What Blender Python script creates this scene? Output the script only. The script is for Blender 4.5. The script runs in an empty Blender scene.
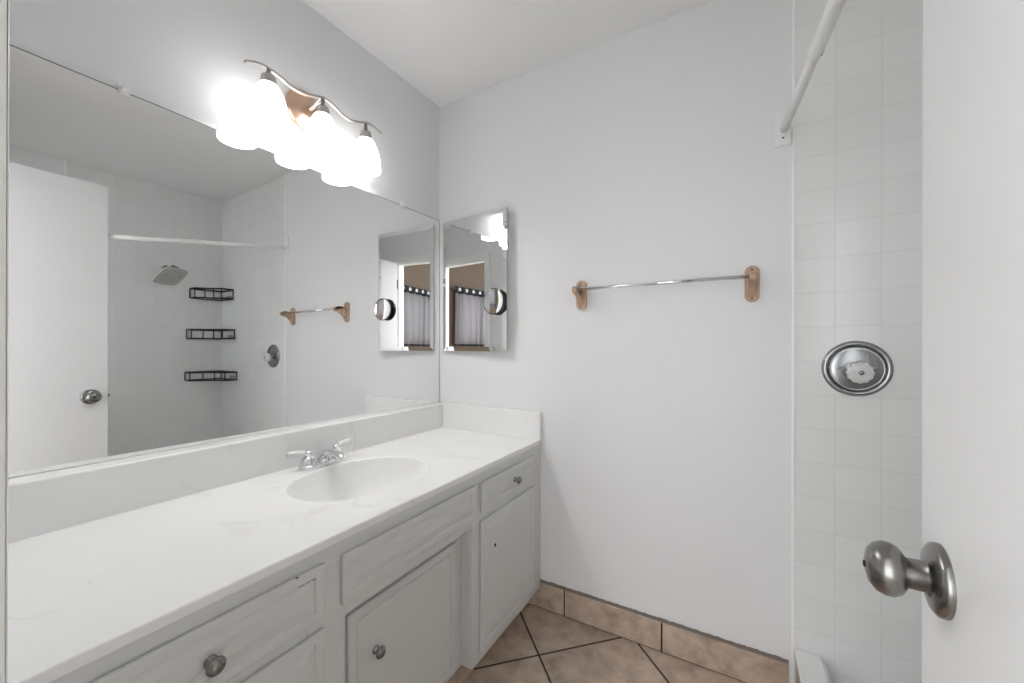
import bpy, bmesh, math, random
from mathutils import Vector, Matrix
random.seed(4)
SC = bpy.context.scene
COL = SC.collection
PI = math.pi
EYE = 1.168            # camera height above the floor

# ------------------------------------------------------------------ camera
cam_data = bpy.data.cameras.new('camera')
cam_data.sensor_width = 36.0
cam_data.lens = 392.66 / 1024 * 36.0
cam_data.clip_start = 0.02
camera = bpy.data.objects.new('camera', cam_data)
COL.objects.link(camera)
yaw, pitch, roll = 0.5204, 0.0, 0.0016
cam_data.shift_y = 6.07 / 1024
fw = Vector((-math.sin(yaw) * math.cos(pitch), math.cos(yaw) * math.cos(pitch), math.sin(pitch)))
rt = Vector((math.cos(yaw), math.sin(yaw), 0))
up = rt.cross(fw)
rt, up = rt * math.cos(roll) + up * math.sin(roll), up * math.cos(roll) - rt * math.sin(roll)
camera.matrix_world = Matrix(((rt.x, up.x, -fw.x, 0), (rt.y, up.y, -fw.y, 0), (rt.z, up.z, -fw.z, EYE), (0, 0, 0, 1)))
SC.camera = camera

# ------------------------------------------------------------------ light and exposure
world = bpy.data.worlds.new('daylight')
SC.world = world
world.use_nodes = True
world.node_tree.nodes['Background'].inputs[0].default_value = (0.955, 0.98, 1.0, 1)
world.node_tree.nodes['Background'].inputs[1].default_value = 3.25
SHADE_GLOW = 4.2      # the three lit glass shades of the vanity light
SC.view_settings.view_transform = 'Standard'
SC.view_settings.look = 'None'
SC.view_settings.gamma = 1.0
SC.view_settings.use_curve_mapping = False
SC.view_settings.exposure = 0.36
SC.cycles.max_bounces = 14
SC.cycles.diffuse_bounces = 8
SC.cycles.glossy_bounces = 8
SC.cycles.sample_clamp_indirect = 6.0
SC.cycles.blur_glossy = 0.6


# ------------------------------------------------------------------ materials
def mat(name, color, rough=0.5, metal=0.0, spec=0.5, coat=0.0):
    m = bpy.data.materials.new(name)
    m.use_nodes = True
    b = m.node_tree.nodes['Principled BSDF']
    b.inputs['Base Color'].default_value = (*color, 1)
    b.inputs['Roughness'].default_value = rough
    b.inputs['Metallic'].default_value = metal
    b.inputs['Specular IOR Level'].default_value = spec
    b.inputs['Coat Weight'].default_value = coat
    return m


def nd(m, t, **kw):
    n = m.node_tree.nodes.new(t)
    for k, v in kw.items():
        setattr(n, k, v)
    return n


def lk(m, a, b):
    m.node_tree.links.new(a, b)


def bsdf(m):
    return m.node_tree.nodes['Principled BSDF']


def add_noise_bump(m, scale, strength, dist=0.002, detail=4):
    tc = nd(m, 'ShaderNodeTexCoord')
    n = nd(m, 'ShaderNodeTexNoise')
    n.inputs['Scale'].default_value = scale
    n.inputs['Detail'].default_value = detail
    lk(m, tc.outputs['Object'], n.inputs['Vector'])
    bp = nd(m, 'ShaderNodeBump')
    bp.inputs['Strength'].default_value = strength
    bp.inputs['Distance'].default_value = dist
    lk(m, n.outputs['Fac'], bp.inputs['Height'])
    lk(m, bp.outputs['Normal'], bsdf(m).inputs['Normal'])
    return tc, n, bp


def grid_material(name, tile, grout, size, gap, axes, off, rough, rot=0.0, bump=0.35, vary=None, coat=0.0, dist=0.0015):
    """square tiles laid in an exact grid, in metres; axes picks the two object axes"""
    m = mat(name, tile, rough, coat=coat)
    tc = nd(m, 'ShaderNodeTexCoord')
    sep = nd(m, 'ShaderNodeSeparateXYZ')
    lk(m, tc.outputs['Object'], sep.inputs[0])
    cmb = nd(m, 'ShaderNodeCombineXYZ')
    lk(m, sep.outputs[axes[0]], cmb.inputs[0])
    lk(m, sep.outputs[axes[1]], cmb.inputs[1])
    mp = nd(m, 'ShaderNodeMapping', vector_type='POINT')
    mp.inputs['Rotation'].default_value = (0, 0, rot)
    mp.inputs['Location'].default_value = (off[0], off[1], 0)
    lk(m, cmb.outputs[0], mp.inputs['Vector'])
    br = nd(m, 'ShaderNodeTexBrick', offset=0.0, squash=1.0)
    br.inputs['Scale'].default_value = 1.0
    br.inputs['Brick Width'].default_value = size
    br.inputs['Row Height'].default_value = size
    br.inputs['Mortar Size'].default_value = gap
    br.inputs['Mortar Smooth'].default_value = 0.25
    br.inputs['Bias'].default_value = 0.0
    br.inputs['Color1'].default_value = (*tile, 1)
    br.inputs['Color2'].default_value = (*[c * 0.97 for c in tile], 1)
    br.inputs['Mortar'].default_value = (*grout, 1)
    lk(m, mp.outputs[0], br.inputs['Vector'])
    out = br.outputs['Color']
    if vary:
        n1 = nd(m, 'ShaderNodeTexNoise')
        n1.inputs['Scale'].default_value = vary[1]
        n1.inputs['Detail'].default_value = 8
        n1.inputs['Roughness'].default_value = 0.65
        lk(m, tc.outputs['Object'], n1.inputs['Vector'])
        rp = nd(m, 'ShaderNodeValToRGB')
        rp.color_ramp.elements[0].position = 0.33
        rp.color_ramp.elements[1].position = 0.68
        rp.color_ramp.elements[0].color = (*vary[0], 1)
        rp.color_ramp.elements[1].color = (*tile, 1)
        lk(m, n1.outputs['Fac'], rp.inputs['Fac'])
        mx = nd(m, 'ShaderNodeMix', data_type='RGBA')
        lk(m, br.outputs['Fac'], mx.inputs['Factor'])
        lk(m, rp.outputs[0], mx.inputs['A'])
        mx.inputs['B'].default_value = (*grout, 1)
        out = mx.outputs['Result']
    lk(m, out, bsdf(m).inputs['Base Color'])
    inv = nd(m, 'ShaderNodeMath', operation='SUBTRACT')
    inv.inputs[0].default_value = 1.0
    lk(m, br.outputs['Fac'], inv.inputs[1])
    bp = nd(m, 'ShaderNodeBump')
    bp.inputs['Strength'].default_value = bump
    bp.inputs['Distance'].default_value = dist
    lk(m, inv.outputs[0], bp.inputs['Height'])
    lk(m, bp.outputs['Normal'], bsdf(m).inputs['Normal'])
    return m


M = {}
M['wall'] = mat('wall_paint', (0.80, 0.803, 0.812), 0.42, spec=0.35)
add_noise_bump(M['wall'], 9.0, 0.12, 0.004)
M['ceiling'] = mat('ceiling_paint', (0.86, 0.86, 0.86), 0.8, spec=0.2)
M['door'] = mat('door_paint', (0.78, 0.78, 0.78), 0.38, spec=0.4)
add_noise_bump(M['door'], 14.0, 0.05, 0.003)
M['trim'] = mat('white_trim_paint', (0.84, 0.84, 0.83), 0.4)
M['caulk'] = mat('white_bullnose', (0.92, 0.92, 0.915), 0.3)
TS = 0.111
M['tile_back'] = grid_material('white_tile_back', (0.81, 0.812, 0.805), (0.755, 0.755, 0.75), TS, 0.0022, (0, 2), (-0.1605, -(EYE - 0.1517 - 9 * TS)), 0.16)
M['tile_side'] = grid_material('white_tile_side', (0.81, 0.812, 0.805), (0.755, 0.755, 0.75), TS, 0.0022, (1, 2), (-1.6, -(EYE - 0.1517 - 9 * TS)), 0.16)
BROWN, BROWN2, GROUT = (0.60, 0.485, 0.395), (0.35, 0.265, 0.205), (0.025, 0.016, 0.012)
T4 = 0.3975
M['floor'] = grid_material('brown_floor_tile', BROWN, GROUT, T4, 0.0045, (0, 1), (0, 0), 0.42, rot=0.0, bump=0.3, vary=(BROWN2, 13.0))
# turn the floor grid 45 degrees: x' = (x + y) / sqrt2, y' = (y - x) / sqrt2
for n in M['floor'].node_tree.nodes:
    if n.type == 'MAPPING':
        n.inputs['Rotation'].default_value = (0, 0, -PI / 4)
        n.inputs['Location'].default_value = (-0.694 / math.sqrt(2) + 8 * T4, -1.997 / math.sqrt(2) + 8 * T4, 0)
M['base_tile'] = mat('brown_base_tile', BROWN, 0.45)
M['grout'] = mat('dark_grout', GROUT, 0.9)


def blotchy(m, c1, c2, scale):
    tc = nd(m, 'ShaderNodeTexCoord')
    n1 = nd(m, 'ShaderNodeTexNoise')
    n1.inputs['Scale'].default_value = scale
    n1.inputs['Detail'].default_value = 8
    n1.inputs['Roughness'].default_value = 0.65
    lk(m, tc.outputs['Object'], n1.inputs['Vector'])
    rp = nd(m, 'ShaderNodeValToRGB')
    rp.color_ramp.elements[0].position = 0.33
    rp.color_ramp.elements[1].position = 0.68
    rp.color_ramp.elements[0].color = (*c1, 1)
    rp.color_ramp.elements[1].color = (*c2, 1)
    lk(m, n1.outputs['Fac'], rp.inputs['Fac'])
    lk(m, rp.outputs[0], bsdf(m).inputs['Base Color'])


blotchy(M['base_tile'], BROWN2, BROWN, 15.0)
M['ragged'] = mat('dark_unpainted_edge', (0.20, 0.165, 0.14), 0.9)
M['marble'] = mat('cultured_marble', (0.86, 0.86, 0.855), 0.22, spec=0.5)


def veins(m):
    tc = nd(m, 'ShaderNodeTexCoord')
    n0 = nd(m, 'ShaderNodeTexNoise')
    n0.inputs['Scale'].default_value = 2.2
    n0.inputs['Detail'].default_value = 5
    n0.inputs['Distortion'].default_value = 1.6
    lk(m, tc.outputs['Object'], n0.inputs['Vector'])
    # a vein runs where the noise passes its middle value
    s = nd(m, 'ShaderNodeMath', operation='SUBTRACT')
    s.inputs[1].default_value = 0.5
    lk(m, n0.outputs['Fac'], s.inputs[0])
    a = nd(m, 'ShaderNodeMath', operation='ABSOLUTE')
    lk(m, s.outputs[0], a.inputs[0])
    rp = nd(m, 'ShaderNodeValToRGB')
    rp.color_ramp.elements[0].position = 0.0
    rp.color_ramp.elements[0].color = (0.76, 0.75, 0.73, 1)
    rp.color_ramp.elements[1].position = 0.016
    rp.color_ramp.elements[1].color = (0.86, 0.86, 0.855, 1)
    lk(m, a.outputs[0], rp.inputs['Fac'])
    n2 = nd(m, 'ShaderNodeTexNoise')
    n2.inputs['Scale'].default_value = 3.0
    lk(m, tc.outputs['Object'], n2.inputs['Vector'])
    r2 = nd(m, 'ShaderNodeValToRGB')
    r2.color_ramp.elements[0].position = 0.45
    r2.color_ramp.elements[1].position = 0.62
    lk(m, n2.outputs['Fac'], r2.inputs['Fac'])
    mx = nd(m, 'ShaderNodeMix', data_type='RGBA')
    lk(m, r2.outputs[0], mx.inputs['Factor'])
    mx.inputs['A'].default_value = (0.86, 0.86, 0.855, 1)
    lk(m, rp.outputs[0], mx.inputs['B'])
    lk(m, mx.outputs['Result'], bsdf(m).inputs['Base Color'])


veins(M['marble'])
M['basin'] = mat('shaded_basin_marble', (0.84, 0.84, 0.832), 0.4)  # the counter's marble, darkened slightly for the shade inside the bowl
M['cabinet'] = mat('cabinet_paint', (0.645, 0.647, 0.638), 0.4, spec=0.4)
add_noise_bump(M['cabinet'], 30.0, 0.06, 0.002)
M['chip'] = mat('chipped_paint', (0.12, 0.09, 0.07), 0.9)
M['inside'] = mat('dark_cavity', (0.05, 0.045, 0.04), 0.9)
M['mirror'] = mat('mirror_silver', (0.90, 0.905, 0.905), 0.0, 1.0)
M['mirror_edge'] = mat('mirror_glass_edge', (0.42, 0.46, 0.45), 0.15, 0.6)
M['dark_rim'] = mat('dark_mirror_rim', (0.16, 0.16, 0.16), 0.3, 0.3)
M['chrome'] = mat('chrome', (0.80, 0.80, 0.81), 0.07, 1.0)
M['soft_chrome'] = mat('soft_chrome', (0.36, 0.36, 0.365), 0.22, 1.0)
M['joint'] = mat('dark_joint_metal', (0.03, 0.03, 0.032), 0.5, 0.0)
M['nickel'] = mat('brushed_nickel', (0.50, 0.48, 0.46), 0.30, 1.0)
M['dark_nickel'] = mat('aged_nickel', (0.27, 0.262, 0.255), 0.27, 1.0)
M['copper'] = mat('warm_nickel_plate', (0.74, 0.50, 0.37), 0.30, 1.0)
M['oak'] = mat('oak_wood', (0.52, 0.30, 0.175), 0.45)


def oak(m):
    tc = nd(m, 'ShaderNodeTexCoord')
    mp = nd(m, 'ShaderNodeMapping')
    mp.inputs['Scale'].default_value = (60, 60, 9)
    lk(m, tc.outputs['Object'], mp.inputs['Vector'])
    n = nd(m, 'ShaderNodeTexNoise')
    n.inputs['Scale'].default_value = 1.6
    n.inputs['Detail'].default_value = 6
    lk(m, mp.outputs[0], n.inputs['Vector'])
    rp = nd(m, 'ShaderNodeValToRGB')
    rp.color_ramp.elements[0].position = 0.3
    rp.color_ramp.elements[1].position = 0.7
    rp.color_ramp.elements[0].color = (0.40, 0.25, 0.165, 1)
    rp.color_ramp.elements[1].color = (0.60, 0.42, 0.30, 1)
    lk(m, n.outputs['Fac'], rp.inputs['Fac'])
    lk(m, rp.outputs[0], bsdf(m).inputs['Base Color'])


oak(M['oak'])
M['white_enamel'] = mat('white_enamel', (0.84, 0.84, 0.83), 0.3)
M['black_wire'] = mat('black_coated_wire', (0.012, 0.012, 0.013), 0.4)
M['black_plastic'] = mat('black_plastic', (0.02, 0.02, 0.022), 0.3)
M['dark_hole'] = mat('dark_hole', (0.015, 0.013, 0.012), 0.9)
M['white_plastic'] = mat('white_plastic', (0.82, 0.82, 0.80), 0.35)
M['head_face'] = mat('shower_head_face', (0.62, 0.62, 0.61), 0.35, 0.2)
M['nozzle'] = mat('grey_rubber_nozzles', (0.25, 0.25, 0.25), 0.6)
M['acrylic'] = mat('frosted_acrylic', (0.90, 0.90, 0.895), 0.15)
bsdf(M['acrylic']).inputs['Transmission Weight'].default_value = 0.3
bsdf(M['acrylic']).inputs['IOR'].default_value = 1.47
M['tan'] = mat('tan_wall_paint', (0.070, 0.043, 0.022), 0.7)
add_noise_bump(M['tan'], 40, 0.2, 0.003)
M['carpet'] = mat('beige_carpet', (0.42, 0.36, 0.30), 0.95)
add_noise_bump(M['carpet'], 300, 0.4, 0.004)
M['pan'] = mat('white_shower_pan', (0.80, 0.80, 0.79), 0.25)
M['shade'] = mat('lit_frosted_glass', (0.9, 0.9, 0.89), 0.4)
bsdf(M['shade']).inputs['Emission Color'].default_value = (1.0, 0.995, 0.985, 1)
bsdf(M['shade']).inputs['Emission Strength'].default_value = SHADE_GLOW
M['bulb'] = mat('lit_bulb', (1, 1, 1), 0.4)
bsdf(M['bulb']).inputs['Emission Color'].default_value = (1.0, 0.99, 0.975, 1)
bsdf(M['bulb']).inputs['Emission Strength'].default_value = SHADE_GLOW * 40.0


def glass_material():
    m = bpy.data.materials.new('window_glass')
    m.use_nodes = True
    nt = m.node_tree
    nt.nodes.remove(bsdf(m))
    t = nd(m, 'ShaderNodeBsdfTransparent')
    t.inputs[0].default_value = (0.94, 0.96, 0.96, 1)
    g = nd(m, 'ShaderNodeBsdfGlossy')
    g.inputs['Roughness'].default_value = 0.02
    x = nd(m, 'ShaderNodeMixShader')
    x.inputs[0].default_value = 0.06
    lk(m, t.outputs[0], x.inputs[1])
    lk(m, g.outputs[0], x.inputs[2])
    lk(m, x.outputs[0], nt.nodes['Material Output'].inputs['Surface'])
    return m


M['glass'] = glass_material()


def curtain_material():
    m = bpy.data.materials.new('sheer_mauve_curtain')
    m.use_nodes = True
    nt = m.node_tree
    nt.nodes.remove(bsdf(m))
    d = nd(m, 'ShaderNodeBsdfDiffuse')
    d.inputs[0].default_value = (0.19, 0.165, 0.17, 1)
    t = nd(m, 'ShaderNodeBsdfTranslucent')
    t.inputs[0].default_value = (0.24, 0.23, 0.24, 1)
    x = nd(m, 'ShaderNodeMixShader')
    x.inputs[0].default_value = 0.5
    lk(m, d.outputs[0], x.inputs[1])
    lk(m, t.outputs[0], x.inputs[2])
    lk(m, x.outputs[0], nt.nodes['Material Output'].inputs['Surface'])
    return m


M['curtain'] = curtain_material()
M['black_cloth'] = mat('black_cloth', (0.005, 0.005, 0.006), 0.85)


# ------------------------------------------------------------------ mesh builder
class MB:
    def __init__(self):
        self.v, self.f, self.s, self.mi = [], [], [], []
        self.cur = 0

    def add(self, vs, fs, smooth=False):
        o = len(self.v)
        self.v += [Vector(p) for p in vs]
        for f in fs:
            self.f.append([i + o for i in f])
            self.s.append(smooth)
            self.mi.append(self.cur)
        return self

    def box(self, x0, x1, y0, y1, z0, z1, xf=None):
        vs = [Vector((x, y, z)) for z in (z0, z1) for y in (y0, y1) for x in (x0, x1)]
        if xf:
            vs = [xf @ p for p in vs]
        return self.add(vs, [(0, 2, 3, 1), (4, 5, 7, 6), (0, 1, 5, 4), (2, 6, 7, 3), (0, 4, 6, 2), (1, 3, 7, 5)])

    def lathe(self, prof, origin, axis, n=32, smooth=True, squash=None, ref=None):
        """prof: (radius, height along axis)"""
        a = Vector(axis).normalized()
        r = Vector(ref) if ref else (Vector((0, 0, 1)) if abs(a.z) < 0.9 else Vector((1, 0, 0)))
        e1 = (r - a * r.dot(a)).normalized()
        e2 = a.cross(e1)
        o = Vector(origin)
        sq = squash or (1, 1)
        vs, fs = [], []
        rings = []
        for (rad, h) in prof:
            if rad < 1e-6:
                rings.append([len(vs)])
                vs.append(o + a * h)
            else:
                ids = []
                for k in range(n):
                    t = 2 * PI * k / n
                    ids.append(len(vs))
                    vs.append(o + a * h + e1 * (rad * sq[0] * math.cos(t)) + e2 * (rad * sq[1] * math.sin(t)))
                rings.append(ids)
        for p, q in zip(rings, rings[1:]):
            if len(p) == 1 and len(q) == 1:
                continue
            for k in range(n):
                k2 = (k + 1) % n
                if len(p) == 1:
                    fs.append((p[0], q[k2], q[k]))
                elif len(q) == 1:
                    fs.append((p[k], p[k2], q[0]))
                else:
                    fs.append((p[k], p[k2], q[k2], q[k]))
        return self.add(vs, fs, smooth)

    def cyl(self, p, q, r, n=20, r2=None, smooth=True):
        p, q = Vector(p), Vector(q)
        L = (q - p).length
        r2 = r if r2 is None else r2
        return self.lathe([(0, 0), (r, 0), (r, 0), (r2, L), (r2, L), (0, L)], p, q - p, n, smooth)

    def tube(self, path, r, n=10, closed=False, rect=None, caps=True):
        """sweep a circle (or a rectangle rect=(w,h)) along a path"""
        P = [Vector(p) for p in path]
        m = len(P)
        vs, fs = [], []
        prev = None
        if rect:
            w, h = rect
            prof = [(-w / 2, -h / 2), (w / 2, -h / 2), (w / 2, h / 2), (-w / 2, h / 2)]
        else:
            prof = [(r * math.cos(2 * PI * k / n), r * math.sin(2 * PI * k / n)) for k in range(n)]
        n = len(prof)
        for i in range(m):
            if closed:
                t = P[(i + 1) % m] - P[i - 1]
            else:
                t = P[min(i + 1, m - 1)] - P[max(i - 1, 0)]
            t.normalize()
            if prev is None:
                ref = Vector((0, 0, 1)) if abs(t.z) < 0.95 else Vector((1, 0, 0))
                e = (ref - t * ref.dot(t)).normalized()
            else:
                e = (prev - t * prev.dot(t)).normalized()
            prev = e
            b = t.cross(e)
            for (a_, c_) in prof:
                vs.append(P[i] + b * a_ + e * c_)
        rng = m if closed else m - 1
        for i in range(rng):
            j = (i + 1) % m
            for k in range(n):
                k2 = (k + 1) % n
                fs.append((i * n + k, i * n + k2, j * n + k2, j * n + k))
        self.add(vs, fs, rect is None)
        if not closed and caps:
            self.add([vs[k] for k in range(n)], [tuple(reversed(range(n)))])
            self.add([vs[(m - 1) * n + k] for k in range(n)], [tuple(range(n))])
        return self

    def prism(self, outline, ax_u, ax_v, origin, depth_vec, smooth=False, inset=0.0):
        """flat outline (list of (u,v)) extruded by depth_vec; inset rounds the far face's edge"""
        u, v, o, d = Vector(ax_u), Vector(ax_v), Vector(origin), Vector(depth_vec)
        n = len(outline)
        cu = sum(p[0] for p in outline) / n
        cv = sum(p[1] for p in outline) / n
        a = [o + u * p[0] + v * p[1] for p in outline]

        def shr(p, k):
            L = math.hypot(p[0] - cu, p[1] - cv)
            f = max(0.0, (L - k) / L)
            return (cu + (p[0] - cu) * f, cv + (p[1] - cv) * f)
        if inset > 0:
            rings = [a, [p + d - d.normalized() * inset for p in a]]
            for fr, k in ((0.5, 0.13), (1.0, 1.0)):
                q = [shr(p, inset * k) for p in outline]
                dd = d - d.normalized() * (inset * (0.3 if fr == 0.5 else 0.0))
                rings.append([o + dd + u * p[0] + v * p[1] for p in q])
        else:
            rings = [a, [p + d for p in a]]
        vs = [p for r in rings for p in r]
        fs = []
        for i in range(len(rings) - 1):
            for k in range(n):
                k2 = (k + 1) % n
                fs.append((i * n + k, i * n + k2, (i + 1) * n + k2, (i + 1) * n + k))
        fs.append(tuple(reversed(range(n))))
        fs.append(tuple((len(rings) - 1) * n + k for k in range(n)))
        return self.add(vs, fs, smooth)

    def sphere(self, c, r, n=16):
        prof = [(r * math.sin(PI * k / n), -r * math.cos(PI * k / n)) for k in range(n + 1)]
        prof[0] = (0, -r)
        prof[-1] = (0, r)
        return self.lathe(prof, c, (0, 0, 1), 2 * n)


def obj(name, mb, mats, parent=None, bevel=0.0, seg=2, fix=True):
    """link a mesh built in world coordinates; a child keeps its parent's origin"""
    me = bpy.data.meshes.new(name)
    o = bpy.data.objects.new(name, me)
    off = Vector((0, 0, 0))
    if parent is not None:
        p = parent
        while p is not None:
            off = off + p.location
            p = p.parent
    me.from_pydata([tuple(p - off) for p in mb.v], [], mb.f)
    ms = mats if isinstance(mats, (list, tuple)) else [mats]
    for m in ms:
        me.materials.append(m)
    me.polygons.foreach_set('use_smooth', mb.s)
    me.polygons.foreach_set('material_index', mb.mi)
    if fix:
        bm = bmesh.new()
        bm.from_mesh(me)
        bmesh.ops.remove_doubles(bm, verts=bm.verts, dist=1e-6)
        bmesh.ops.recalc_face_normals(bm, faces=bm.faces)
        bm.to_mesh(me)
        bm.free()
    me.update()
    COL.objects.link(o)
    if parent is not None:
        o.parent = parent
    if bevel > 0:
        b = o.modifiers.new('bevel', 'BEVEL')
        b.width = bevel
        b.segments = seg
        b.limit_method = 'ANGLE'
        b.angle_limit = math.radians(40)
    return o


def thing(name, label, cat, loc, group=None, rotz=0.0):
    o = bpy.data.objects.new(name, None)
    COL.objects.link(o)
    o.empty_display_size = 0.05
    o.location = loc
    o.rotation_euler = (0, 0, rotz)
    o['label'] = label
    o['category'] = cat
    if group:
        o['group'] = group
    return o


def struct(name, mb, m, bevel=0.0, label=None):
    o = obj(name, mb, m, None, bevel)
    o['kind'] = 'structure'
    if label:
        o['label'] = label
    return o


# ------------------------------------------------------------------ room shell
WO = -0.03                                # bedroom face of the entrance wall
CEIL, YB, XR = 2.432, 1.6, 1.19          # ceiling height, back wall, right (shower) wall
NY = 0.042                                # room face of the entrance wall
TX = 0.1605                                # where the shower tile begins on the back wall
MA = 0.0217                               # the left wall runs 1.2 degrees out of square


def wall_x(y):                            # room face of the left wall
    return -0.8674 * 1.6 + MA * y - 0.005


# floor with bedroom floor behind the entrance wall
struct('floor', MB().box(-1.55, 1.35, WO, 1.75, -0.06, 0.0), M['floor'])
struct('ceiling', MB().box(-1.6, 1.35, WO, 1.75, CEIL, CEIL + 0.08), M['ceiling'])
# left wall
L0, L1 = wall_x(-0.2), wall_x(1.75)
struct('wall_left', MB().add([(L0 - .12, WO, 0), (L0, WO, 0), (L1, 1.75, 0), (L0 - .12, 1.75, 0),
                              (L0 - .12, WO, CEIL), (L0, WO, CEIL), (L1, 1.75, CEIL), (L0 - .12, 1.75, CEIL)],
                             [(3, 2, 1, 0), (4, 5, 6, 7), (0, 1, 5, 4), (1, 2, 6, 5), (2, 3, 7, 6), (3, 0, 4, 7)]), M['wall'])
# back wall: painted part, tiled part
struct('wall_back', MB().box(-1.45, TX, YB, YB + 0.1, 0, CEIL), M['wall'])
struct('wall_back_tiled', MB().box(TX, XR + 0.1, YB, YB + 0.1, 0, CEIL), M['tile_back'])
# far right wall: tiled from the shower's near end, painted nearer the door
struct('wall_right_tiled', MB().box(XR, XR + 0.1, 0.688, YB, 0, CEIL), M['tile_side'])
struct('wall_right', MB().box(XR + 0.003, XR + 0.1, WO, 0.688, 0, CEIL), M['wall'])
# bullnose strip down the edge of the tile, both walls
struct('trim_1', MB().box(TX - 0.003, TX + 0.006, YB - 0.0035, YB + 0.002, 0.0, CEIL), M['caulk'], 0.002)
struct('trim_2', MB().box(XR - 0.004, XR + 0.002, 0.682, 0.692, 0.0, CEIL), M['caulk'], 0.002)
# entrance wall around the doorway
DL, DR, DT = -0.385, 0.19, 2.03          # clear opening
mb = MB()
mb.box(-1.45, DL - 0.02, WO, NY, 0, CEIL)
SW0, SW1, SZ0, SZ1 = 0.42, 1.10, 0.95, 2.15   # unseen window, added to let daylight into the shower
mb.box(DR + 0.02, SW0, WO, NY, 0, CEIL)
mb.box(SW1, XR + 0.003, WO, NY, 0, CEIL)
mb.box(SW0, SW1, WO, NY, 0, SZ0)
mb.box(SW0, SW1, WO, NY, SZ1, CEIL)
mb.box(DL - 0.02, DR + 0.02, WO, NY, DT + 0.02, CEIL)
struct('wall_front', mb, M['wall'])
mb = MB()
mb.box(SW0, SW0 + 0.035, -0.01, 0.03, SZ0, SZ1)
mb.box(SW1 - 0.035, SW1, -0.01, 0.03, SZ0, SZ1)
mb.box(SW0 + 0.035, SW1 - 0.035, -0.01, 0.03, SZ0, SZ0 + 0.035)
mb.box(SW0 + 0.035, SW1 - 0.035, -0.01, 0.03, SZ1 - 0.035, SZ1)
fill_win = struct('fill_window', mb, M['white_plastic'], 0.003)
obj('pane', MB().box(SW0 + 0.035, SW1 - 0.035, 0.008, 0.012, SZ0 + 0.035, SZ1 - 0.035), M['glass'], fill_win)
# shower's near side wall, shoulder high behind the open door
struct('wall_shower', MB().box(0.240, 0.345, 0.60, 0.682, 0, 1.86), M['tile_back'])

# door frame: jambs, head and casings on both faces
mb = MB()
mb.box(DL - 0.02, DL, WO - 0.007, NY + 0.003, 0, DT)
mb.box(DR, DR + 0.02, WO - 0.007, NY + 0.003, 0, DT)
mb.box(DL - 0.02, DR + 0.02, WO - 0.007, NY + 0.003, DT, DT + 0.02)
CW = 0.057
for (y0, y1) in ((NY, NY + 0.014), (WO - 0.014, WO)):
    mb.box(DL - 0.005 - CW, DL - 0.005, y0, y1, 0, DT + 0.012 + CW)
    mb.box(DR + 0.012, DR + 0.012 + CW, y0, y1, 0, DT + 0.012 + CW)
    mb.box(DL - 0.005, DR + 0.012, y0, y1, DT + 0.012, DT + 0.012 + CW)
struct('trim_3', mb, M['trim'], 0.002)

# tile skirting along the back wall, cut 40 cm lengths with dark joints and a ragged top
TZ = 0.114
mb = MB()
j = [-0.80, -0.652, -0.646, -0.252, -0.246, 0.150]
for a, b in ((-0.825, -0.652), (-0.646, -0.252), (-0.246, 0.150)):
    mb.box(a, b, YB - 0.010, YB, 0.004, TZ)
base = struct('baseboard_back', mb, M['base_tile'], 0.0015)
mb = MB()
mb.box(-0.825, 0.1505, YB - 0.006, YB, 0.0, TZ - 0.004)
# worn mortar line between tile and plaster
pts = []
N = 130
for k in range(N + 1):
    x = -0.825 + 0.976 * k / N
    pts.append((x, TZ + 0.0125 + random.uniform(-0.0016, 0.0016)))
vs, fs = [], []
for (x, z) in pts:
    vs += [(x, YB - 0.006, TZ - 0.003), (x, YB - 0.0015, z)]
for k in range(N):
    fs.append((2 * k, 2 * k + 2, 2 * k + 3, 2 * k + 1))
g = obj('joint', mb, M['grout'], base)
mb = MB().add(vs, fs)
obj('mortar_edge', mb, M['ragged'], base)

# ------------------------------------------------------------------ bedroom beyond the doorway
BX0, BX1, BY0 = -1.9, 1.32, -3.3
struct('floor_bedroom', MB().box(BX0, BX1 + 0.1, BY0, WO, -0.06, 0.0), M['carpet'])
BC = 2.80
struct('ceiling_bedroom', MB().box(BX0, BX1 + 0.1, BY0, WO, BC, BC + 0.08), M['ceiling'])
W0, W1, WZ0, WZ1 = -2.35, -1.32, 1.24, 2.0      # window opening in the bedroom's right wall
mb = MB()
mb.box(BX1, BX1 + 0.1, BY0, W0, 0, BC)
mb.box(BX1, BX1 + 0.1, W1, WO, 0, BC)
mb.box(BX1, BX1 + 0.1, W0, W1, 0, WZ0)
mb.box(BX1, BX1 + 0.1, W0, W1, WZ1, BC)
struct('wall_bedroom_right', mb, M['tan'])
mb = MB()
mb.box(BX1 + 0.03, BX1 + 0.07, W0, W0 + 0.04, WZ0, WZ1)
mb.box(BX1 + 0.03, BX1 + 0.07, W1 - 0.04, W1, WZ0, WZ1)
mb.box(BX1 + 0.03, BX1 + 0.07, W0, W1, WZ0, WZ0 + 0.04)
mb.box(BX1 + 0.03, BX1 + 0.07, W0, W1, WZ1 - 0.04, WZ1)
mb.box(BX1 + 0.035, BX1 + 0.065, (W0 + W1) / 2 - 0.02, (W0 + W1) / 2 + 0.02, WZ0, WZ1)
win = struct('window_1', mb, M['white_plastic'], 0.003)
obj('pane', MB().box(BX1 + 0.048, BX1 + 0.052, W0 + 0.04, W1 - 0.04, WZ0 + 0.04, WZ1 - 0.04), M['glass'], win)

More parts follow.
